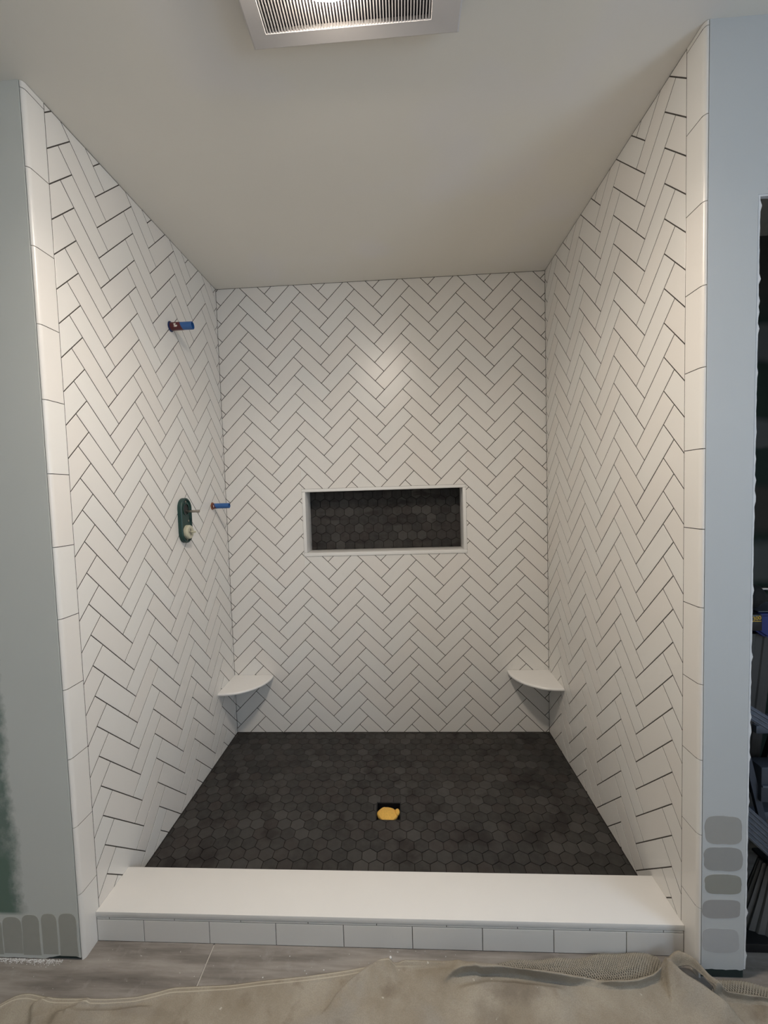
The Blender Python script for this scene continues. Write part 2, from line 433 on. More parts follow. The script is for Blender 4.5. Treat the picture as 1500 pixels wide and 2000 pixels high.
def lay_tiles(parent, frame, tiles, mat, thick, limit=300, name='tile', rank=None, jig=0.0009):
    """frame: Matrix whose columns are u, v, n and the origin. The `limit` largest become objects, the rest one joined part."""
    shared = {}
    def size(t): return TL * TW if t[2] is None else sum(area2(p) for p, _ in t[2])
    order = sorted(range(len(tiles)), key=lambda i: -(rank(tiles[i]) if rank else size(tiles[i])))
    keep = set(order[:limit]); rv, rf = [], []
    for i, t in enumerate(tiles):
        o, k, pcs, base = t
        ga, gb = (max(-1.4 * jig, min(1.4 * jig, random.gauss(0, jig))) for _ in range(2))
        tilt = Matrix.Rotation(ga, 4, 'X') @ Matrix.Rotation(gb, 4, 'Y')
        T = frame @ Matrix.Translation((o[0], o[1], random.uniform(-0.00015, 0.0001))) @ tilt
        if pcs is None:
            if k not in shared:
                v, f = tile_geo([(base, ['o'] * len(base))], thick)
                me = bpy.data.meshes.new(name); me.from_pydata(v, [], f); me.materials.append(mat); shared[k] = me
            me = shared[k]
            if i in keep:
                ob = bpy.data.objects.new(name, me); COL.objects.link(ob); ob.parent = parent; ob.matrix_local = T; continue
            v = [tuple(x.co) for x in me.vertices]; f = [tuple(x.vertices) for x in me.polygons]
        else:
            v, f = tile_geo(pcs, thick)
            if i in keep:
                me = bpy.data.meshes.new(name); me.from_pydata(v, [], f); me.materials.append(mat)
                ob = bpy.data.objects.new(name, me); COL.objects.link(ob); ob.parent = parent; ob.matrix_local = T; continue
        n0 = len(rv); rv += [tuple(T @ Vector(x)) for x in v]; rf += [tuple(x + n0 for x in q) for q in f]
    if rv:
        ob = from_py('cut_' + name + 's', rv, rf, mat, parent); ob['kind'] = 'stuff'

def frame(u, v, n, o):
    return Matrix((( u[0], v[0], n[0], o[0]), (u[1], v[1], n[1], o[1]), (u[2], v[2], n[2], o[2]), (0, 0, 0, 1)))

# ------------------------------------------------------------------ structure: tiled walls
NX0, NX1, NZ0, NZ1 = -0.4475, 0.4466, 1.0018, 1.3740       # outer edge of the niche trim
SUB = 0.0006
bm = bmesh.new()
for lo, hi in (((-0.98, SUB, -0.05), (NX0 + .004, 0.14, 2.5)), ((NX1 - .004, SUB, -0.05), (0.98, 0.14, 2.5)),
               ((NX0 + .004, SUB, -0.05), (NX1 - .004, 0.14, NZ0 + .004)), ((NX0 + .004, SUB, NZ1 - .004), (NX1 - .004, 0.14, 2.5))):
    add_box(bm, lo, hi)
wall_back = struct(from_bm('wall_back', bm, M_JOINT))
F_BACK = frame((1, 0, 0), (0, 0, 1), (0, -1, 0), (0, 0, 0))
lay_tiles(wall_back, F_BACK, herring(-0.70592, 2.4299, (-HW + .001, HW - .001, 0.0015, CEIL - .002), (NX0 - .001, NX1 + .001, NZ0 - .001, NZ1 + .001)), M_TILE, 0.009)

wall_left = struct(box('wall_left', (-0.98, -1.155, -0.05), (-HW - SUB, SUB, 2.5), M_JOINT))
F_LEFT = frame((0, 1, 0), (0, 0, 1), (1, 0, 0), (-HW, 0, 0))
lay_tiles(wall_left, F_LEFT, herring(-1.00693, 2.43562, (-DEPTH, -.001, 0.0015, CEIL - .002)), M_TILE, 0.009)
wall_right = struct(box('wall_right', (HW + SUB, -1.155, -0.05), (0.98, SUB, 2.5), M_JOINT))
F_RIGHT = frame((0, -1, 0), (0, 0, 1), (-1, 0, 0), (HW, 0, 0))
lay_tiles(wall_right, F_RIGHT, herring(1.05390, 2.43953, (.001, DEPTH, 0.0015, CEIL - .002)), M_TILE, 0.009)

# bullnose trim up both front edges: one tile per joint
def bullnose(parent, side, joints):
    prof = [(-DEPTH - .0025, 0.0), (-1.153, 0.0)]
    for i in range(1, 9):
        a = i / 8 * math.pi / 2; prof.append((-1.153 - 0.0125 * math.sin(a), -0.0085 * (1 - math.cos(a)) - 0.0))
    prof += [(-1.1655, -0.0088), (-1.150, -0.0088), (-DEPTH - .0025, -0.0088)]
    ys = sorted(joints, reverse=True)
    for z1, z0 in zip(ys, ys[1:]):
        bm = bmesh.new(); g = 0.0011
        pts = [Vector((side * (HW - n), y, z0 + g)) for y, n in prof]
        add_prism(bm, pts, (0, 0, z1 - z0 - 2 * g))
        o = from_bm('bullnose_tile', bm, M_TILE, parent, smooth=0.5)
bullnose(wall_left, -1, [CEIL, 2.4495, 2.2470, 2.0405, 1.8325, 1.6275, 1.4220, 1.2150, 1.0087, 0.8025, 0.5970, 0.3905, 0.1852, FLOOR - .002])
bullnose(wall_right, 1, [CEIL, 2.4560, 2.2497, 2.0425, 1.8383, 1.6350, 1.4285, 1.2205, 1.0137, 0.8075, 0.6010, 0.3930, 0.1845, FLOOR - .002])

# ------------------------------------------------------------------ structure: the room around
ceiling = struct(box('ceiling', (-2.1, -4.4, CEIL), (2.3, 0.14, CEIL + .1), M_CEIL))

floor = struct(box('floor', (-2.1, -4.4, -0.12), (2.3, -1.0, FLOOR - .0035), M_FLOORJOINT))
PW, PL = 0.2, 1.2
pv, pf = None, None
for r in range(5):
    y1 = -1.085 - r * PW
    x = (-0.5065 - PL * 2) + (0, .43, .81, .25, .62)[r]
    while x < 2.2:
        x0, x1 = max(x, -2.0), min(x + PL, 2.2)
        if x1 - x0 > .02:
            box('plank', (x0 + .0022, y1 - PW + .0016, FLOOR - .008), (x1 - .0022, y1 - .0016, FLOOR), M_PLANK, floor, bev=0.0008, seg=1)
        x += PL
# drywall to the left of the shower, seen face on
bm = bmesh.new()
pts = [(-2.1, FRONT, CEIL), (-2.1, FRONT, FLOOR + .002)]
random.seed(3)
n = 34
for i in range(n + 1):
    x = -1.3 + (1.3 - 0.8865) * i / n
    up = 0.010 * max(0, min(1, (x + 1.0) / 0.05)) * (1 - max(0, (x + 0.905) / 0.02) * 0.6)
    pts.append((x, FRONT, FLOOR + .001 + up + random.uniform(0, .0022)))
pts.append((-0.8866, FRONT, CEIL))
add_prism(bm, pts, (0, 0.0125, 0))
wl = struct(from_bm('wall_front_left', bm, M_DRYL))
box('bottom_board', (-1.3, FRONT + .004, FLOOR), (-0.889, FRONT + .011, FLOOR + .03), M_BOARD, wl)
# paint tried out in vertical strokes near the floor
def blob(cx, cz, hx, hz, n=36, p=4.0, amp=0.05, seed=0, top_round=False):
    rnd = random.Random(seed); ph = [rnd.uniform(0, 6.28) for _ in range(5)]
    out = []
    for i in range(n):
        a = 2 * math.pi * i / n; c, s = math.cos(a), math.sin(a)
        r = (abs(c) ** p + abs(s) ** p) ** (-1 / p)
        r *= 1 + amp * (math.sin(2 * a + ph[0]) * .6 + math.sin(5 * a + ph[1]) * .4 + math.sin(9 * a + ph[2]) * .22) + rnd.uniform(-amp, amp) * .18
        out.append((cx + hx * r * c, cz + hz * r * s))
    return out
def paint_patch(name, outline, mat, parent, y=FRONT - .0006):
    bm = bmesh.new(); add_prism(bm, [(x, y, z) for x, z in outline], (0, 0.0005, 0))
    return from_bm(name, bm, mat, parent)
for i, (x0, x1, zt) in enumerate(((-1.30, -1.126, .112), (-1.1225, -1.064, .114), (-1.0615, -1.008, .122), (-1.0015, -.953, .127), (-.947, -.893, .129))):
    rnd = random.Random(20 + i); cx_, hx, zb = (x0 + x1) / 2, (x1 - x0) / 2, FLOOR + .012 + .004 * (i % 2)
    top = [(cx_ + hx * math.copysign(abs(math.cos(a)) ** .62, math.cos(a)), zt - .026 + .026 * math.sin(a) ** .8) for a in [math.pi * k / 14 for k in range(15)]]
    side = [(cx_ - hx + rnd.uniform(-.0012, .0012), z_) for z_ in (zt - .05, zt - .08, zb)] + [(cx_ + hx + rnd.uniform(-.0012, .0012), z_) for z_ in (zb, zt - .08, zt - .05)]
    paint_patch('brush_stroke', top + side, M_STROKE, wl)

# drywall to the right, with a hacked edge at the closet opening
OX, OZ = 1.0045, 2.049
random.seed(11)
bm = bmesh.new()
pts = [(0.8855, FRONT, CEIL), (0.8855, FRONT, .012)]
for i in range(1, 12): pts.append((0.8855 + (OX - .0085 - .8855) * i / 12, FRONT, .0115 + random.uniform(-.002, .0015)))
pts += [(OX - .0085, FRONT, .012), (OX, FRONT, OZ), (2.25, FRONT, OZ + .004), (2.25, FRONT, CEIL)]
add_prism(bm, pts, (0, 0.0125, 0))
wr = struct(from_bm('wall_front_right', bm, M_DRYR))
bm = bmesh.new(); L, Rr = [], []
nn = 150
for i in range(nn + 1):
    z = .013 + (OZ - .013) * i / nn; xb = OX - .0085 + .0085 * i / nn
    L.append((xb + .0011, z)); k = random.random()
    Rr.append((xb + .0052 + random.uniform(0, .0012) + (random.uniform(.0015, .004) if k > .88 else 0), z))
add_prism(bm, [(x, FRONT + .0008, z) for x, z in L] + [(x, FRONT + .0008, z) for x, z in Rr[::-1]], (0, .0105, 0))
from_bm('torn_edge', bm, M_TORN, wr)
bm = bmesh.new()
pts = [(OX - .001 + .03 * i, OZ - random.uniform(.001, .006)) for i in range(25)]
add_prism(bm, [(x, FRONT + .001, z) for x, z in pts] + [(pts[-1][0], FRONT + .001, OZ + .006), (OX - .001, FRONT + .001, OZ + .002)], (0, .0105, 0))
from_bm('torn_edge', bm, M_TORN, wr)
box('bottom_board', (0.889, FRONT + .005, FLOOR), (OX - .006, FRONT + .0115, .03), M_BOARD, wr)
for i, (x0, x1, z0, z1) in enumerate(((.892, .9865, .3690, .4480), (.8905, .9890, .2935, .3605), (.8925, .9880, .2285, .2835), (.8870, .9850, .1590, .2120), (.8875, .9825, .0600, .1300))):
    paint_patch('paint_swatch', blob((x0 + x1) / 2, (z0 + z1) / 2, (x1 - x0) / 2, (z1 - z0) / 2, n=60, p=4.2, amp=.032, seed=40 + i), SW[i], wr)

# closet behind the opening
bm = bmesh.new()
add_box(bm, (0.985, -0.2, -0.05), (2.3, -0.1, CEIL)); 
wc = struct(from_bm('wall_closet_back', bm, M_CLOSET))
struct(box('wall_closet_left', (0.98, -1.153, -0.05), (0.99, -0.2, CEIL), M_CLOSET))
struct(box('wall_closet_right', (2.2, -1.153, -0.05), (2.3, -0.2, CEIL), M_CLOSET))
struct(box('floor_closet', (0.985, -1.0, -0.12), (2.3, -0.1, FLOOR - .001), M_PLANK))
# bathroom behind the camera, with the window its daylight comes through
struct(box('wall_room_left', (-2.1, -4.4, -0.05), (-2.0, -1.15, CEIL), M_ROOM))
struct(box('wall_room_back', (-2.0, -4.4, -.05), (2.2, -4.3, CEIL), M_ROOM))
bm = bmesh.new()
for lo, hi in (((2.2, -4.4, -.05), (2.3, -3.45, CEIL)), ((2.2, -2.25, -.05), (2.3, -1.153, CEIL)), ((2.2, -3.45, -.05), (2.3, -2.25, .9)), ((2.2, -3.45, 2.1), (2.3, -2.25, CEIL))): add_box(bm, lo, hi)
struct(from_bm('wall_room_right', bm, M_ROOM))

# ------------------------------------------------------------------ niche
niche = empty('shower_niche', (0, 0.0, NZ0))
tag(niche, 'recessed wall niche framed in white trim with dark hexagon tiles', 'niche')
T_ = 0.0175; ND_ = .128
box('trim_strip', (NX0, -.0035, NZ0), (NX1, ND_, NZ0 + T_ + .002), M_TRIM, niche, bev=.0012)
box('trim_strip', (NX0, -.0035, NZ1 - T_ + .001), (NX1, ND_, NZ1), M_TRIM, niche, bev=.0012)
box('trim_strip', (NX0, -.0030, NZ0 + T_ + .0026), (NX0 + T_, ND_, NZ1 - T_ + .0004), M_TRIM, niche, bev=.0012)
box('trim_strip', (NX1 - T_, -.0030, NZ0 + T_ + .0026), (NX1, ND_, NZ1 - T_ + .0004), M_TRIM, niche, bev=.0012)
box('back_panel', (NX0, .1285, NZ0), (NX1, .139, NZ1), M_HEXJOINT, niche)
HXW = 0.0555; HR = HXW / math.sqrt(3); HJ = 0.0024
def hexes(cx, cy, region, hole=None, flat_dir=0):
    r = HR - HJ / math.sqrt(3)
    base = [(r * math.sin(math.pi / 3 * k), r * math.cos(math.pi / 3 * k)) for k in range(6)]; base = ccw(base)
    res = []; rp = HXW * math.sqrt(3) / 2
    j0, j1 = int((region[2] - cy) / rp) - 2, int((region[3] - cy) / rp) + 2
    i0, i1 = int((region[0] - cx) / HXW) - 2, int((region[1] - cx) / HXW) + 2
    for j in range(j0, j1 + 1):
        for i in range(i0, i1 + 1):
            o = (cx + i * HXW + (HXW / 2 if j % 2 else 0), cy + j * rp)
            p = [(x + o[0], y + o[1]) for x, y in base]; tg = ['o'] * 6
            full = all(region[0] <= x <= region[1] and region[2] <= y <= region[3] for x, y in p)
            hit = hole and not (max(x for x, y in p) <= hole[0] or min(x for x, y in p) >= hole[1] or max(y for x, y in p) <= hole[2] or min(y for x, y in p) >= hole[3])
            if full and not hit: res.append((o, 'h', None, base)); continue
            p, tg = clip_rect(p, tg, region)
            if len(p) < 3 or area2(p) < 2e-5: continue
            pcs = subtract_rect(p, tg, hole) if hit else [(p, tg)]
            pcs = [([(x - o[0], y - o[1]) for x, y in pp], tt) for pp, tt in pcs if area2(pp) > 1e-5]
            if pcs: res.append((o, 'h', pcs, None))
    return res
place_under(niche)
lay_tiles(niche, Matrix.Translation((0, 0, -NZ0)) @ frame((1, 0, 0), (0, 0, 1), (0, -1, 0), (0, .1235, 0)),
          hexes(-0.2613, 1.2370, (NX0 + T_ + .001, NX1 - T_ - .001, NZ0 + T_ + .003, NZ1 - T_ - .001)), M_HEX, 0.006, jig=.004)

# ------------------------------------------------------------------ shower pan with hexagon tiles
DX0, DX1, DY0, DY1 = -0.0435, 0.0600, -0.6375, -0.5375
pan = empty('shower_pan', (0, -.48, -.02))
tag(pan, 'dark charcoal hexagon tiled shower floor between white walls', 'shower floor')
bm = bmesh.new()
for lo, hi in (((-.879, -.96, -.05), (DX0, .004, -.003)), ((DX1, -.96, -.05), (.879, .004, -.003)), ((DX0, -.96, -.05), (DX1, DY0, -.003)), ((DX0, DY1, -.05), (DX1, .004, -.003))): add_box(bm, lo, hi)
from_bm('mortar_bed', bm, M_HEXJOINT, pan)
place_under(pan)
def near(t):
    o = t[0]; s = HXW * HXW * .866 if t[2] is None else sum(area2(p) for p, _ in t[2])
    return s * 1e3 / (2.3 + o[1]) ** 3 if o[1] > -.90 else -1
lay_tiles(pan, Matrix.Translation((0, .48, .02)) @ frame((1, 0, 0), (0, 1, 0), (0, 0, 1), (0, 0, 0)),
          hexes(-0.3327, -0.7116, (-HW + .003, HW - .003, -.955, -.003), (DX0 - .001, DX1 + .001, DY0 - .001, DY1 + .001)), M_HEX, 0.006, rank=near, jig=.006)

# drain body and the foam that plugs it
dr = empty('floor_drain', (.008, -.5875, -.045))
tag(dr, 'square black floor drain recess plugged with yellow foam', 'drain')
bm = bmesh.new(); w_ = .003
for lo, hi in (((DX0, DY0, -.05), (DX1, DY1, -.046)), ((DX0, DY0, -.046), (DX0 + w_, DY1, -.001)), ((DX1 - w_, DY0, -.046), (DX1, DY1, -.001)), ((DX0 + w_, DY0, -.046), (DX1 - w_, DY0 + w_, -.001)), ((DX0 + w_, DY1 - w_, -.046), (DX1 - w_, DY1, -.001))): add_box(bm, lo, hi)
from_bm('drain_body', bm, M_BLACK, dr)
bm = bmesh.new(); add_lathe(bm, [(0, .036), (.006, .036), (.006, .029), (.0, .029)], (.008, -.5875, -.046), (0, 0, 1)); from_bm('outlet_ring', bm, M_BLACK, dr, smooth=.6)
place_under(dr)
bm = bmesh.new()
bmesh.ops.create_icosphere(bm, subdivisions=4, radius=1.0)
rnd = random.Random(5)
from mathutils import noise as mnoise
for v in bm.verts:
    p = v.co.copy(); a = math.atan2(p.y, p.x)
    rr = 1 + .10 * math.cos(2 * a + .5) + .06 * math.sin(3 * a) + .07 * mnoise.noise(p * 2.4) + .018 * mnoise.noise(p * 9)
    x, y, z = p.x * .0415 * rr, p.y * .0430 * rr, p.z * .021
    if p.y > 0: x *= 1 - .42 * p.y; 
    if z > 0: z *= .62 + .10 * mnoise.noise(p * 3 + Vector((3, 1, 2)))
    v.co = (x + .0035, y - .5935, z - .0100)
r2 = bmesh.ops.create_icosphere(bm, subdivisions=3, radius=1.0)
for v in r2['verts']:
    p = v.co.copy(); k = 1 + .12 * mnoise.noise(p * 3)
    v.co = (.0455 + p.x * .0105 * k, -.5885 + p.y * .0165 * k, -.0055 + p.z * .012)
foam = from_bm('foam_plug', bm, M_FOAM, smooth=4)
tag(foam, 'crumpled piece of yellow foam stuffed into the square drain', 'foam')

# ------------------------------------------------------------------ curb
curb = empty('shower_curb', (0, -1.03, FLOOR))
tag(curb, 'low white tiled shower curb with a row of horizontal tiles', 'curb')
box('core', (-HW - .006, -1.1100, FLOOR), (HW + .006, -.957, .0622), M_JOINT, curb)
jx = [-HW + .001] + [-.7253 + .2057 * i for i in range(8)] + [HW - .001]
fr = frame((1, 0, 0), (0, 0, 1), (0, -1, 0), (0, -1.1118, 0))
for a, b in zip(jx, jx[1:]):
    pts = ccw([(a + .001, FLOOR + .0015), (b - .001, FLOOR + .0015), (b - .001, .0535), (a + .001, .0535)])
    v, f = tile_geo([(pts, ['o'] * 4)], .008); o = from_py('tile', [fr @ Vector(x) for x in v], f, M_TILE, curb)
jx = [-HW + .001] + [-.8340 + .2065 * i for i in range(9)] + [HW - .001]
for a, b in zip(jx, jx[1:]):
    pts = ccw([(a + .001, .0556), (b - .001, .0556), (b - .001, .0603), (a + .001, .0603)])
    v, f = tile_geo([(pts, ['o'] * 4)], .008); from_py('trim_tile', [fr @ Vector(x) for x in v], f, M_TILE, curb)
place_under(curb)
slab = box('curb_slab', (-HW + .0003, -1.1127, .0625), (HW - .0003, -.9560, .0797), M_SLAB, bev=.0008)
tag(slab, 'long smooth white slab capping the shower curb', 'slab')

# ------------------------------------------------------------------ corner shelves
def corner_shelf(side, z, label):
    r, bulge, th = .2245, .2320, .0150
    # circle through both wall ends and the point on the diagonal
    a = Vector((r, 0)); d = bulge / math.sqrt(2); m = Vector((d, d)); b = Vector((0, r))
    # circle centre on the diagonal
    t = (r * r - bulge * bulge) / (2 * (r * math.sqrt(2) / 2 - bulge)) if abs(r / math.sqrt(2) - bulge) > 1e-6 else 0
    c = Vector((t / math.sqrt(2), t / math.sqrt(2))); R = (a - c).length
    a0 = math.atan2(-c.y, r - c.x); a1 = math.atan2(r - c.y, -c.x)
    arc = [c + R * Vector((math.cos(a0 + (a1 - a0) * i / 32), math.sin(a0 + (a1 - a0) * i / 32))) for i in range(33)]
    bm = bmesh.new(); rows = []
    for k in range(9):                                   # rounded front edge
        ph = -math.pi / 2 + math.pi * k / 8; inset = th / 2 * (1 - math.cos(ph)); dz = th / 2 * math.sin(ph)
        row = []
        for p in arc:
            q = p - (p - c).normalized() * inset
            q = Vector((max(q.x, 0), max(q.y, 0)))
            row.append(bm.verts.new((side * (HW - q.x - .0002), -q.y - .0004, z - th / 2 + dz)))
        rows.append(row)
    for A, B in zip(rows, rows[1:]):
        for i in range(32): bm.faces.new((A[i], A[i + 1], B[i + 1], B[i]))
    for row, zz in ((rows[0], z - th), (rows[-1], z)):
        cv = bm.verts.new((side * (HW - .0002), -.0004, zz))
        for i in range(32): bm.faces.new((cv, row[i], row[i + 1]))
    bmesh.ops.recalc_face_normals(bm, faces=bm.faces)
    o = from_bm('corner_shelf', bm, M_SLAB, smooth=.7)
    tag(o, label, 'shelf', 'corner shelves low in the shower')
corner_shelf(-1, .3340, 'white quarter round corner shelf on the wall with the blue pipes')
corner_shelf(1, .3500, 'white quarter round corner shelf on the wall without any pipes')

# ------------------------------------------------------------------ pipe stubs and valve on the left wall
def pipe_stub(y, z, r, L, label, red):
    e = empty('pipe_stub', (-HW, y, z)); tag(e, label, 'pipe', 'blue pipe stubs in the tiled wall')
    x0 = -HW
    bm = bmesh.new(); add_lathe(bm, [(-.006, r), (L, r), (L + .0008, r - .0008), (L + .0008, r - .0025), (.012, r - .003)], (x0, y, z), (1, 0, 0)); from_bm('pipe', bm, M_BLUE, e, smooth=.6)
    bm = bmesh.new(); add_cyl(bm, (x0 + .012, y, z), (x0 + .0125, y, z), r - .003); from_bm('bore', bm, M_BLUEDARK, e)
    bm = bmesh.new(); add_lathe(bm, [(.0004, r), (.0004, r + .0052), (.0028, r + .0055), (.0045, r + .003), (.0055, r)], (x0, y, z), (1, 0, 0)); from_bm('escutcheon', bm, M_BLUEDARK if red > .03 else M_COPPER, e, smooth=.6)
    # printed band with a slanting end
    bm = bmesh.new(); n = 40; A, B = [], []
    for i in range(n):
        t = 2 * math.pi * i / n; cy, sz = math.cos(t), math.sin(t)
        A.append(bm.verts.new((x0 + .0055, y + (r + .0004) * cy, z + (r + .0004) * sz)))
        B.append(bm.verts.new((x0 + red - .006 * sz, y + (r + .0004) * cy, z + (r + .0004) * sz)))
    for i in range(n): bm.faces.new((A[i], A[(i + 1) % n], B[(i + 1) % n], B[i]))
    bmesh.ops.recalc_face_normals(bm, faces=bm.faces)
    from_bm('printed_band', bm, M_RED, e, smooth=.6)
    bm = bmesh.new()
    for xa, xb, t0, t1 in ((.38, .58, 2.75, 3.05), (.42, .52, 3.05, 3.45), (.52, .72, 3.2, 3.5), (.40, .66, 3.5, 3.62)):
        m = 6; ra = [bm.verts.new((x0 + .0055 + (red - .0055) * xa, y + (r + .0008) * math.cos(t0 + (t1 - t0) * i / m), z + (r + .0008) * math.sin(t0 + (t1 - t0) * i / m))) for i in range(m + 1)]
        rb = [bm.verts.new((x0 + .0055 + (red - .0055) * xb, v.co.y, v.co.z)) for v in ra]
        for i in range(m): bm.faces.new((ra[i], ra[i + 1], rb[i + 1], rb[i]))
    bmesh.ops.recalc_face_normals(bm, faces=bm.faces)
    from_bm('printed_mark', bm, M_WHITEMARK, e)
    place_under(e)
pipe_stub(-.4860, 2.0850, .0165, .098, 'thicker blue pipe stub with maroon band high on the wall', .052)
pipe_stub(-.1730, 1.3000, .0135, .089, 'thinner blue pipe stub beside the green shower valve', .019)

VY, VZ = -.4660, 1.2450
va = empty('shower_valve', (-HW, VY, VZ))
tag(va, 'dark green oval shower valve rough in with cream cartridge', 'valve')
def capsule(hw, hh, x, n=20):
    out = []
    for i in range(n + 1):
        t = math.pi * i / n; out.append((x, VY + hw * math.cos(t), VZ + hh - hw + hw * math.sin(t)))
    for i in range(n + 1):
        t = math.pi + math.pi * i / n; out.append((x, VY + hw * math.cos(t), VZ - hh + hw + hw * math.sin(t)))
    return out
bm = bmesh.new()
loops = [capsule(.046, .100, -HW - .004), capsule(.046, .100, -HW + .015), capsule(.0435, .0975, -HW + .018), capsule(.038, .092, -HW + .018), capsule(.036, .090, -HW + .013)]
vs = [[bm.verts.new(p) for p in l] for l in loops]
for A, B in zip(vs, vs[1:]):
    for i in range(len(A)): bm.faces.new((A[i], A[(i + 1) % len(A)], B[(i + 1) % len(B)], B[i]))
bm.faces.new(vs[-1]); bmesh.ops.recalc_face_normals(bm, faces=bm.faces)
from_bm('housing', bm, M_TEAL, va, smooth=.5)
bm = bmesh.new(); add_lathe(bm, [(0, .0275), (.0035, .0275), (.0035, .0235), (.0, .0235)], (-HW + .0128, VY, VZ + .050), (1, 0, 0)); from_bm('port_ring', bm, M_TEAL, va, smooth=.5)
bm = bmesh.new(); add_cyl(bm, (-HW + .0128, VY, VZ + .050), (-HW + .0134, VY, VZ + .050), .0233); from_bm('port', bm, M_BLACK, va)
bm = bmesh.new(); add_lathe(bm, [(0, .0055), (.048, .0055), (.049, .0062), (.062, .0062), (.063, 0)], (-HW + .012, VY + .002, VZ + .040), (1, 0, 0), 20); from_bm('stem', bm, M_STEEL, va, smooth=.6)
bm = bmesh.new(); add_lathe(bm, [(0, .031), (.012, .031), (.013, .0295), (.016, .0295), (.018, .027), (.018, .016), (.0165, .0155), (.0165, 0)], (-HW + .013, VY, VZ - .052), (1, 0, 0)); from_bm('cartridge', bm, M_CREAM, va, smooth=.5)
bm = bmesh.new(); add_box(bm, (-HW + .029, VY - .0155, VZ - .0545), (-HW + .0325, VY + .0155, VZ - .0495), .0008); add_box(bm, (-HW + .029, VY - .0025, VZ - .0675), (-HW + .0325, VY + .0025, VZ - .0365), .0008); from_bm('slot_cross', bm, M_STEEL, va)
bm = bmesh.new(); add_lathe(bm, [(0, .0042), (.024, .0042), (.025, .0032), (.025, 0)], (-HW + .029, VY, VZ - .052), (1, 0, 0), 20); from_bm('pin', bm, M_CREAM, va, smooth=.6)
for dz in (.083, -.086, -.003):
    bm = bmesh.new(); add_lathe(bm, [(0, .0045), (.002, .0045), (.0026, .003), (.0026, 0)], (-HW + .0128, VY + (.018 if dz == -.003 else 0), VZ + dz), (1, 0, 0), 16); from_bm('screw', bm, M_STEEL, va, smooth=.6)
place_under(va)

# ------------------------------------------------------------------ ceiling fan with lamp
fan = empty('exhaust_fan', (.02, -1.46, CEIL))
tag(fan, 'ceiling exhaust fan with slatted grille and lit round lamp', 'fan')
FZ = 2.4350
fx0, fx1, fy0, fy1 = -.228, .270, -1.715, -1.217
gx0, gx1, gy0, gy1 = -.186, .200, -1.675, -1.2575
bm = bmesh.new()
def ring(o, i, zo, zi):
    A = [bm.verts.new((x, y, zo)) for x, y in ((o[0], o[2]), (o[1], o[2]), (o[1], o[3]), (o[0], o[3]))]
    B = [bm.verts.new((x, y, zi)) for x, y in ((i[0], i[2]), (i[1], i[2]), (i[1], i[3]), (i[0], i[3]))]
    for k in range(4): bm.faces.new((A[k], A[(k + 1) % 4], B[(k + 1) % 4], B[k]))
O_ = (fx0, fx1, fy0, fy1); G_ = (gx0, gx1, gy0, gy1)
def grow(r, d): return (r[0] - d, r[1] + d, r[2] - d, r[3] + d)
seq = [(grow(O_, -.028), CEIL - .001), (grow(O_, -.004), FZ + .012), (O_, FZ + .008), (O_, FZ + .003), (grow(O_, -.004), FZ), (grow(G_, .002), FZ - .004), (G_, FZ - .002), (G_, FZ + .008)]
for (r1, z1), (r2_, z2) in zip(seq, seq[1:]): ring(r1, r2_, z1, z2)
bmesh.ops.remove_doubles(bm, verts=bm.verts, dist=1e-6); bmesh.ops.recalc_face_normals(bm, faces=bm.faces)
from_bm('cover', bm, M_FANPLATE, fan, smooth=.4)
box('cavity', (gx0, gy0, FZ + .007), (gx1, gy1, CEIL - .002), M_FANDARK, fan)
LX, LY, LR = -.020, -1.440, .128
ns = 55
bm = bmesh.new(); add_box(bm, (-.0013, gy0 - .0015, FZ - .0035), (.0013, gy1 + .0015, FZ + .0065))
me_s = bpy.data.meshes.new('slat'); bm.to_mesh(me_s); bm.free(); me_s.materials.append(M_FANPLATE)
for i in range(ns):
    o = bpy.data.objects.new('slat', me_s); COL.objects.link(o); o.parent = fan; o.location = (gx0 + (gx1 - gx0) * (i + .5) / ns, 0, 0)
prof = [(.001 + .038 * math.sin(a), LR * math.cos(a)) for a in [math.pi / 2 * i / 5 for i in range(6)]]
bm = bmesh.new(); add_lathe(bm, prof, (LX, LY, FZ - .002), (0, 0, -1), 24); from_bm('lamp_lens', bm, M_LENS, fan, smooth=4)
ll = bpy.data.lights.new('lamp_light', 'AREA'); ll.shape = 'DISK'; ll.size = 2 * LR * .95; ll.energy = LAMP_W; ll.color = LENS_COL; ll.spread = math.radians(LAMP_SPREAD)
lo_ = bpy.data.objects.new('lamp_light', ll); COL.objects.link(lo_); lo_.location = (LX, LY, FZ - .044)
place_under(fan)

# ------------------------------------------------------------------ canvas drop cloth
EX = np.array([-2.0, -1.35, -1.20, -1.06, -1.028, -0.997, -0.963, -0.929, -0.888, -0.809, -0.737, -0.655, -0.605, -0.568, -0.504, -0.412, -0.315, -0.202, -0.088, -0.001, 0.058, 0.16, 0.248, 0.319, 0.387, 0.457, 0.524, 0.579, 0.616, 0.685, 0.748, 0.802, 0.836, 0.862, 0.880, 0.899, 0.961, 1.017, 1.3, 2.1])
EY = np.array([-1.75, -1.50, -1.40, -1.318, -1.285, -1.2590, -1.2540, -1.2590, -1.2640, -1.262, -1.261, -1.254, -1.241, -1.230, -1.226, -1.220, -1.206, -1.193, -1.175, -1.158, -1.1510, -1.150, -1.1510, -1.157, -1.168, -1.170, -1.178, -1.180, -1.187, -1.185, -1.1700, -1.1530, -1.1440, -1.1560, -1.178, -1.204, -1.209, -1.220, -1.275, -1.42])
def edge_y(x):
    y = np.interp(x, EX, EY)
    acc = np.zeros_like(y)
    for k, w in ((-.012, .25), (0, .5), (.012, .25)): acc += w * np.interp(x + k, EX, EY)
    return acc
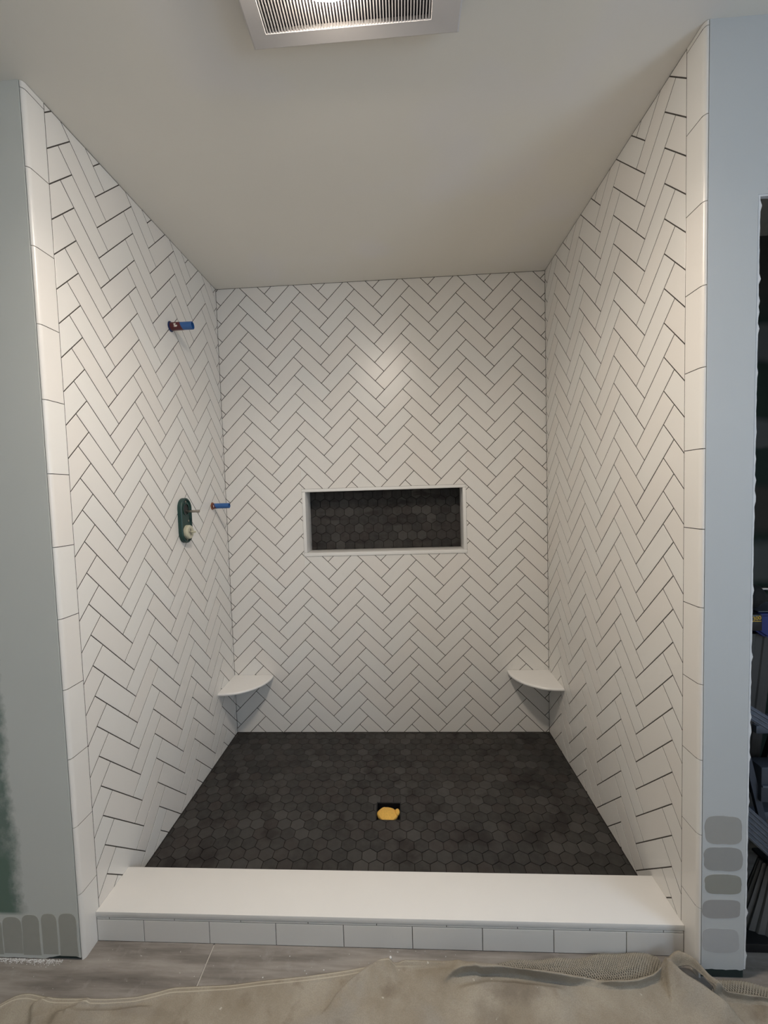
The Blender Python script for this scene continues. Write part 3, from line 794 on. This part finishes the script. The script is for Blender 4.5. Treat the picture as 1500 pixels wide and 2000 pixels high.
def pl_dist(px, py, line):
    """signed distance to a polyline (positive on its left) and the parameter along it"""
    best = np.full(px.shape, 1e9); sg = np.zeros(px.shape); tt = np.zeros(px.shape); n = len(line) - 1
    for i in range(n):
        ax, ay = line[i]; bx, by = line[i + 1]; dx, dy = bx - ax, by - ay; L2 = dx * dx + dy * dy
        t = np.clip(((px - ax) * dx + (py - ay) * dy) / L2, 0, 1)
        d = np.hypot(px - ax - t * dx, py - ay - t * dy); s = dx * (py - ay) - dy * (px - ax)
        m = d < best; best = np.where(m, d, best); sg = np.where(m, np.sign(s), sg); tt = np.where(m, (i + t) / n, tt)
    return best * sg, tt
def sm(x): x = np.clip(x, 0, 1); return x * x * (3 - 2 * x)
def fold(px, py, line, h, wl, wr, fade=.15, fade2=None):
    """ridge along a polyline: falls off over wl on its left and wr on its right"""
    d, t = pl_dist(px, py, line); f2 = fade if fade2 is None else fade2
    w = np.where(d > 0, wl, wr)
    env = sm(t / max(fade, 1e-3)) * sm((1 - t) / max(f2, 1e-3))
    return 1.3 * h * np.exp(-(d / w) ** 2) * env
def over(px, py, line, h, wl, wr, k, fade=.15, fade2=None):
    global OX_, OY_
    v_ = fold(px, py, line, h, wl, wr, fade, fade2); OX_ = OX_ + k[0] * v_; OY_ = OY_ + k[1] * v_
    return v_
nx, ny = 860, 120
xs = np.linspace(-1.55, 1.55, nx); ts = np.concatenate([np.linspace(0, .03, 26), np.linspace(.03, .16, 60)[1:], np.linspace(.16, .55, ny - 84)[1:]])
X = np.repeat(xs[:, None], len(ts), 1); E_ = edge_y(xs)[:, None]
Y = E_ - ts[None, :]; TT = np.repeat(ts[None, :], nx, 0)
Z = np.full(X.shape, FLOOR + .0035); OX_ = np.zeros(X.shape); OY_ = np.zeros(X.shape)
rng = np.random.RandomState(4)
for k in range(16):                                     # loose wrinkles
    a, f0, ph = rng.uniform(0, 6.28), rng.uniform(8, 38), rng.uniform(0, 6.28)
    Z += .0011 * (14 / (f0 + 6)) * np.sin((X * math.cos(a) + Y * math.sin(a) * 1.3) * f0 + ph + 1.5 * np.sin(X * 5 + k)) * sm(TT / .03)
Z += (.0020 + .0035 * sm((X - .2) / .15)) * np.sqrt(np.clip(1 - ((TT - .0075) / .0085) ** 2, 0, 1))              # doubled hem
Z += fold(X, Y, [(-.865, -1.305), (-.80, -1.300), (-.70, -1.298), (-.58, -1.278)], .010, .010, .045)
Z += fold(X, Y, [(-.93, -1.275), (-.918, -1.295), (-.89, -1.325)], .008, .028, .007)
Z += fold(X, Y, [(-.78, -1.265), (-.83, -1.30)], .005, .01, .01)
Z += over(X, Y, [(-.145, -1.290), (-.1056, -1.2495), (-.0685, -1.2140), (-.0284, -1.1850), (.012, -1.166), (.05, -1.158)], .014, .006, .034, (-.30, .30), .25, .1)
Z += fold(X, Y, [(-.22, -1.305), (-.08, -1.272), (.06, -1.253)], .005, .02, .03)
Z += fold(X, Y, [(.05, -1.152), (.11, -1.1535), (.18, -1.156), (.25, -1.156)], .006, .009, .006)
Z += fold(X, Y, [(.10, -1.195), (.16, -1.181), (.24, -1.172), (.29, -1.170)], .007, .02, .02)
# the hem folded forward over itself: high strip ending in a sharp drop
Z += over(X, Y, [(.165, -1.204), (.205, -1.181), (.235, -1.1715), (.29, -1.167), (.345, -1.1675), (.40, -1.1715), (.46, -1.178), (.525, -1.1855), (.575, -1.185), (.625, -1.184)], .024, .022, .0045, (0, -.55), .22, .3)
Z += fold(X, Y, [(.20, -1.225), (.30, -1.205), (.42, -1.208), (.52, -1.215)], .009, .012, .05)
Z += over(X, Y, [(.58, -1.190), (.65, -1.1925), (.70, -1.1885), (.75, -1.1735), (.79, -1.158)], .016, .018, .0045, (0, -.55), .2, .2)
# the loop of hem standing up beside the door post
Z += fold(X, Y, [(.74, -1.172), (.79, -1.156), (.836, -1.149), (.865, -1.166), (.90, -1.204), (.92, -1.208)], .040, .02, .022, .42, .45)
Z += fold(X, Y, [(.775, -1.165), (.792, -1.166), (.822, -1.190), (.8536, -1.2190), (.8755, -1.242), (.903, -1.272), (.96, -1.33)], .034, .0085, .040, .28, .3)
Z += over(X, Y, [(.85, -1.213), (.9016, -1.2065), (.95, -1.213), (1.02, -1.222), (1.25, -1.27)], .015, .012, .005, (0, -.5), .1, .2)
Z += fold(X, Y, [(.96, -1.25), (1.05, -1.27), (1.2, -1.33)], .010, .03, .03)
Z = np.maximum(Z, FLOOR + .0022)
V = np.stack([X + OX_, Y + OY_, Z], -1).reshape(-1, 3); K = len(ts)
ii, jj = np.meshgrid(np.arange(nx - 1), np.arange(K - 1), indexing='ij')
# the pocket under the standing hem is open: no cloth lies there
dr_, _t = pl_dist(X, Y, [(.775, -1.165), (.792, -1.166), (.822, -1.190), (.8536, -1.2190), (.8755, -1.242), (.903, -1.272)])
wob = .0012 * np.sin(X * 120)
pocket = (TT > .0195 + wob * .4) & (dr_ > .0085 + wob) & (X > .797) & (X < .896) & (Y > -1.2005 - .35 * (.90 - X) * (X > .86) - .02 * (X <= .86))
q0 = (ii * K + jj)[~pocket[:-1, :-1]].ravel()
Q = np.stack([q0, q0 + 1, q0 + K + 1, q0 + K], 1)
me = bpy.data.meshes.new('drop_cloth'); me.from_pydata(V.tolist(), [], Q.tolist()); me.update()
uvl = me.uv_layers.new(name='UVMap'); li = np.empty(len(me.loops), dtype=np.int32); me.loops.foreach_get('vertex_index', li)
uvv = np.stack([X.ravel()[li], TT.ravel()[li]], 1).astype(np.float32); uvl.data.foreach_set('uv', uvv.ravel())
me.polygons.foreach_set('use_smooth', [True] * len(me.polygons))
cloth = new_obj('drop_cloth', me, M_CANVAS)
md = cloth.modifiers.new('thickness', 'SOLIDIFY'); md.thickness = .0018; md.offset = -1
tag(cloth, 'rumpled tan canvas drop cloth with stitched hem on the floor', 'drop cloth')

# ------------------------------------------------------------------ net pad peeping out behind the hem
NBX = [.27, .3356, .4544, .5571, .64, .7067, .77, .8169, .855, .875, .955, 1.0424, 1.25, 1.4]
NBY = [-1.158, -1.1475, -1.136, -1.131, -1.1225, -1.1175, -1.1185, -1.1250, -1.1450, -1.1710, -1.1735, -1.189, -1.235, -1.28]
def net_pt(x, t, lift=0.0):
    b_ = float(np.interp(x, NBX, NBY)); y = b_ - t; e_ = float(np.interp(x, EX, EY))
    k = max(0.0, min(1.0, (y - e_ + .002) / .022)); k = k * k * (3 - 2 * k); kb = max(0.0, min(1.0, t / .012))
    z = FLOOR + .0028 + k * (.0035 + .004 * kb + .003 * math.sin(x * 52 + t * 60) + .006 * math.exp(-((x - .70) / .09) ** 2))
    return (x, y, z + lift)
cw, ch = .0064, .0072
v, f = [], []
def cell(cx, ct):
    o = [(cx - cw / 2, ct), (cx, ct - ch / 2), (cx + cw / 2, ct), (cx, ct + ch / 2)]
    k = .60; b = len(v)
    for x, t in o: v.append(net_pt(x, t))
    for x, t in o: v.append(net_pt(cx + (x - cx) * k, ct + (t - ct) * k, .0004))
    for i in range(4): f.append((b + i, b + (i + 1) % 4, b + 4 + (i + 1) % 4, b + 4 + i))
x = .28; i = 0
while x < 1.38:
    width = float(np.interp(x, NBX, NBY)) - float(np.interp(x, EX, EY)) + .004
    t = ch / 2 if i % 2 else ch
    while t < width and not .795 < x < .907: cell(x, t); t += ch
    x += cw / 2; i += 1
me = bpy.data.meshes.new('net_pad'); me.from_pydata(v, [], f)
bm = bmesh.new(); bm.from_mesh(me); bmesh.ops.remove_doubles(bm, verts=bm.verts, dist=2e-5); bm.to_mesh(me); bm.free()
me.update(); net = new_obj('net_pad', me, M_NET)
md = net.modifiers.new('thickness', 'SOLIDIFY'); md.thickness = .0020; md.offset = -1
tag(net, 'beige open mesh pad showing between drop cloth hem and curb', 'mesh pad')

# plaster crumbs on the floor and cloth
bm = bmesh.new(); rnd = random.Random(9)
for k in range(24):
    x = rnd.uniform(-1.0, .3); e_ = float(np.interp(x, EX, EY))
    y = rnd.uniform(max(e_ + .006, -1.26), max(-1.116 if x > -.86 else -1.172, e_ + .008))
    s = rnd.choice((.0008, .001, .0014, .0018)) if k else .0038
    if k == 0: x, y = .032, -1.137
    r = bmesh.ops.create_icosphere(bm, subdivisions=1, radius=s, matrix=Matrix.Translation((x, y, FLOOR + s * .5)) @ Matrix.Rotation(rnd.uniform(0, 3), 4, 'Z') @ Matrix.Diagonal((1, rnd.uniform(.6, 1.3), .6, 1)))
for k in range(950):
    x = -1.28 + .34 * rnd.random() ** .8; y = FRONT - .001 - abs(rnd.gauss(0, .004 + .004 * rnd.random())); s = rnd.choice((.0006, .0008, .0012))
    bmesh.ops.create_icosphere(bm, subdivisions=1, radius=s, matrix=Matrix.Translation((x, y, FLOOR + s * .5)) @ Matrix.Diagonal((1.3, 1, .6, 1)))
cr = from_bm('plaster_crumbs', bm, M_TORN)
tag(cr, 'white plaster crumbs scattered on the plank floor by the curb', 'debris', kind='stuff')

# ------------------------------------------------------------------ things stored in the closet
bm = bmesh.new(); add_cyl(bm, (1.0, -.86, .9885), (2.19, -.86, .9780), .0075, n=20)
rod = from_bm('closet_rod', bm, M_CHROME, smooth=.6); tag(rod, 'thin chrome rod crossing the dark closet above the ladder', 'rod')

lad = empty('step_ladder', (1.32, -.93, FLOOR)); tag(lad, 'step ladder with a navy blue top cap in the closet', 'ladder')
bm = bmesh.new(); add_prism(bm, [(1.128, -1.02, .905), (1.165, -1.02, .878), (1.44, -1.02, .878), (1.47, -1.02, .905), (1.46, -1.02, .950), (1.140, -1.02, .950)], (0, .14, 0))
bmesh.ops.bevel(bm, geom=bm.edges[:], offset=.006, segments=2, affect='EDGES'); from_bm('top_cap', bm, M_NAVY, lad, smooth=.6)
bm = bmesh.new(); add_box(bm, (1.150, -1.005, .951), (1.45, -.90, .955), .0015); from_bm('tray_rim', bm, M_GREYBOX, lad)
def bar(name, p0, p1, w, d, mat, parent, ridges=0, up=(0, -1, 0)):
    """extruded bar from p0 to p1, w across, d deep, with raised lengthwise ribs"""
    p0, p1 = Vector(p0), Vector(p1); ax = (p1 - p0).normalized(); nrm = Vector(up); nrm = (nrm - ax * nrm.dot(ax)).normalized(); sd = ax.cross(nrm)
    prof = [(-w / 2, -d / 2), (-w / 2, d / 2)]
    for i in range(ridges):
        c = -w / 2 + w * (i + .5) / ridges; g = w / ridges * .28
        prof += [(c - g, d / 2), (c - g * .7, d / 2 + .003), (c + g * .7, d / 2 + .003), (c + g, d / 2)]
    prof += [(w / 2, d / 2), (w / 2, -d / 2)]
    bm = bmesh.new(); add_prism(bm, [p0 + sd * a + nrm * b for a, b in prof], p1 - p0)
    return from_bm(name, bm, mat, parent)
bar('rail', (1.160, -.985, .885), (1.10, -.955, FLOOR + .012), .085, .028, M_GREYRAIL, lad, 2)
bar('rail', (1.42, -.985, .885), (1.49, -.955, FLOOR + .012), .085, .028, M_GREYRAIL, lad, 2)
bar('rear_leg', (1.19, -.91, .885), (1.15, -.62, FLOOR + .012), .03, .02, M_GREYRAIL, lad)
bar('rear_leg', (1.39, -.91, .885), (1.43, -.62, FLOOR + .012), .03, .02, M_GREYRAIL, lad)
for z_, a_ in ((.60, 1.16), (.33, 1.135)):
    box('tread', (a_ - .01, -1.005, z_ - .02), (2.60 - a_ - .02, -.93, z_ + .004), M_ALU, lad, bev=.002)
place_under(lad)
bag = None
bm = bmesh.new(); bmesh.ops.create_icosphere(bm, subdivisions=4, radius=1)
for v_ in bm.verts:
    p = v_.co.copy(); k = 1 + .12 * mnoise.noise(p * 2.2)
    z_ = p.z * .041 * k
    v_.co = (1.150 + p.x * .056 * k * (1 - .35 * max(p.z, 0)), -.955 + p.y * .05 * k, .9935 + max(z_, -.0385))
bag = from_bm('tool_bag', bm, M_BAG, smooth=4)
tag(bag, 'small black soft bag resting on the blue ladder top', 'bag')
lab = empty('tool_box', (1.10, -1.03, .936)); tag(lab, 'black box with yellow digits hanging beside the ladder top', 'box')
box('shell', (1.080, -1.055, .912), (1.122, -1.024, .960), M_BLACK, lab, bev=.003)
cu = bpy.data.curves.new('digits', 'FONT'); cu.body = '300'; cu.size = .0155; cu.extrude = .0004; cu.align_x = 'CENTER'
tmp = bpy.data.objects.new('digits_curve', cu); tme = bpy.data.meshes.new_from_object(tmp); bpy.data.objects.remove(tmp); tme.materials.clear(); tme.materials.append(M_YELLOW)
tx = bpy.data.objects.new('digits', tme); COL.objects.link(tx); tx.parent = lab
tx.matrix_basis = Matrix.Translation((1.1065, -1.0556, .9450)) @ Matrix.Rotation(math.radians(8), 4, 'Y') .inverted() @ Matrix.Rotation(math.pi / 2, 4, 'X')
box('underline', (1.094, -1.0562, .9405), (1.118, -1.0550, .9420), M_YELLOW, lab)
place_under(lab)
def loose(o, label, cat, group=None): return tag(o, label, cat, group)
loose(bar('extrusion_bar', (.995, -1.105, .738), (1.50, -1.105, .400), .034, .02, M_ALU, None, 3), 'pale ribbed aluminium bar slanting across the ladder treads', 'bar')
loose(bar('extrusion_bar', (.995, -1.115, .437), (1.36, -1.115, .085), .066, .02, M_ALU, None, 6), 'wide ribbed aluminium bar slanting below the grey box', 'bar')
loose(bar('metal_strut', (1.082, -1.055, .545), (1.161, -1.055, .2135), .018, .012, M_GREYBOX, None), 'narrow grey strut standing on the fluted tub beside the metal box', 'strut')
bx = empty('metal_box', (1.25, -1.04, .41)); tag(bx, 'blue grey metal box with pale ledge wedged behind the strut', 'box')
box('shell', (1.112, -1.072, .415), (1.40, -1.022, .520), M_GREYBOX, bx, bev=.004); box('ledge', (1.112, -1.077, .463), (1.40, -1.0725, .468), M_ALU, bx)
place_under(bx)
# fluted tub standing on a black tray
tub = empty('fluted_tub', (1.24, -1.0, .01)); tag(tub, 'dark grey fluted plastic tub tapering upward on the black tray', 'tub')
bm = bmesh.new(); nF = 120; rings = []
for z_, r_ in ((.012, .155), (.10, .122), (.205, .088)):
    rings.append([bm.verts.new((1.235 + (r_ + .0035 * math.sin(30 * 2 * math.pi * i / nF)) * math.cos(2 * math.pi * i / nF), -1.03 + .40 * (r_ + .0035 * math.sin(30 * 2 * math.pi * i / nF)) * math.sin(2 * math.pi * i / nF), z_)) for i in range(nF)])
for A, B in zip(rings, rings[1:]):
    for i in range(nF): bm.faces.new((A[i], A[(i + 1) % nF], B[(i + 1) % nF], B[i]))
bm.faces.new(rings[0][::-1]); bm.faces.new(rings[-1])
from_bm('fluted_body', bm, M_FLUTE, tub); box('lid', (1.150, -1.066, .205), (1.32, -.994, .212), M_BAG, tub, bev=.002)
place_under(tub)
tr = box('plastic_tray', (1.03, -1.098, FLOOR), (1.42, -.975, .011), M_BLACK, bev=.004); tag(tr, 'flat black plastic tray under the fluted grey tub', 'tray')
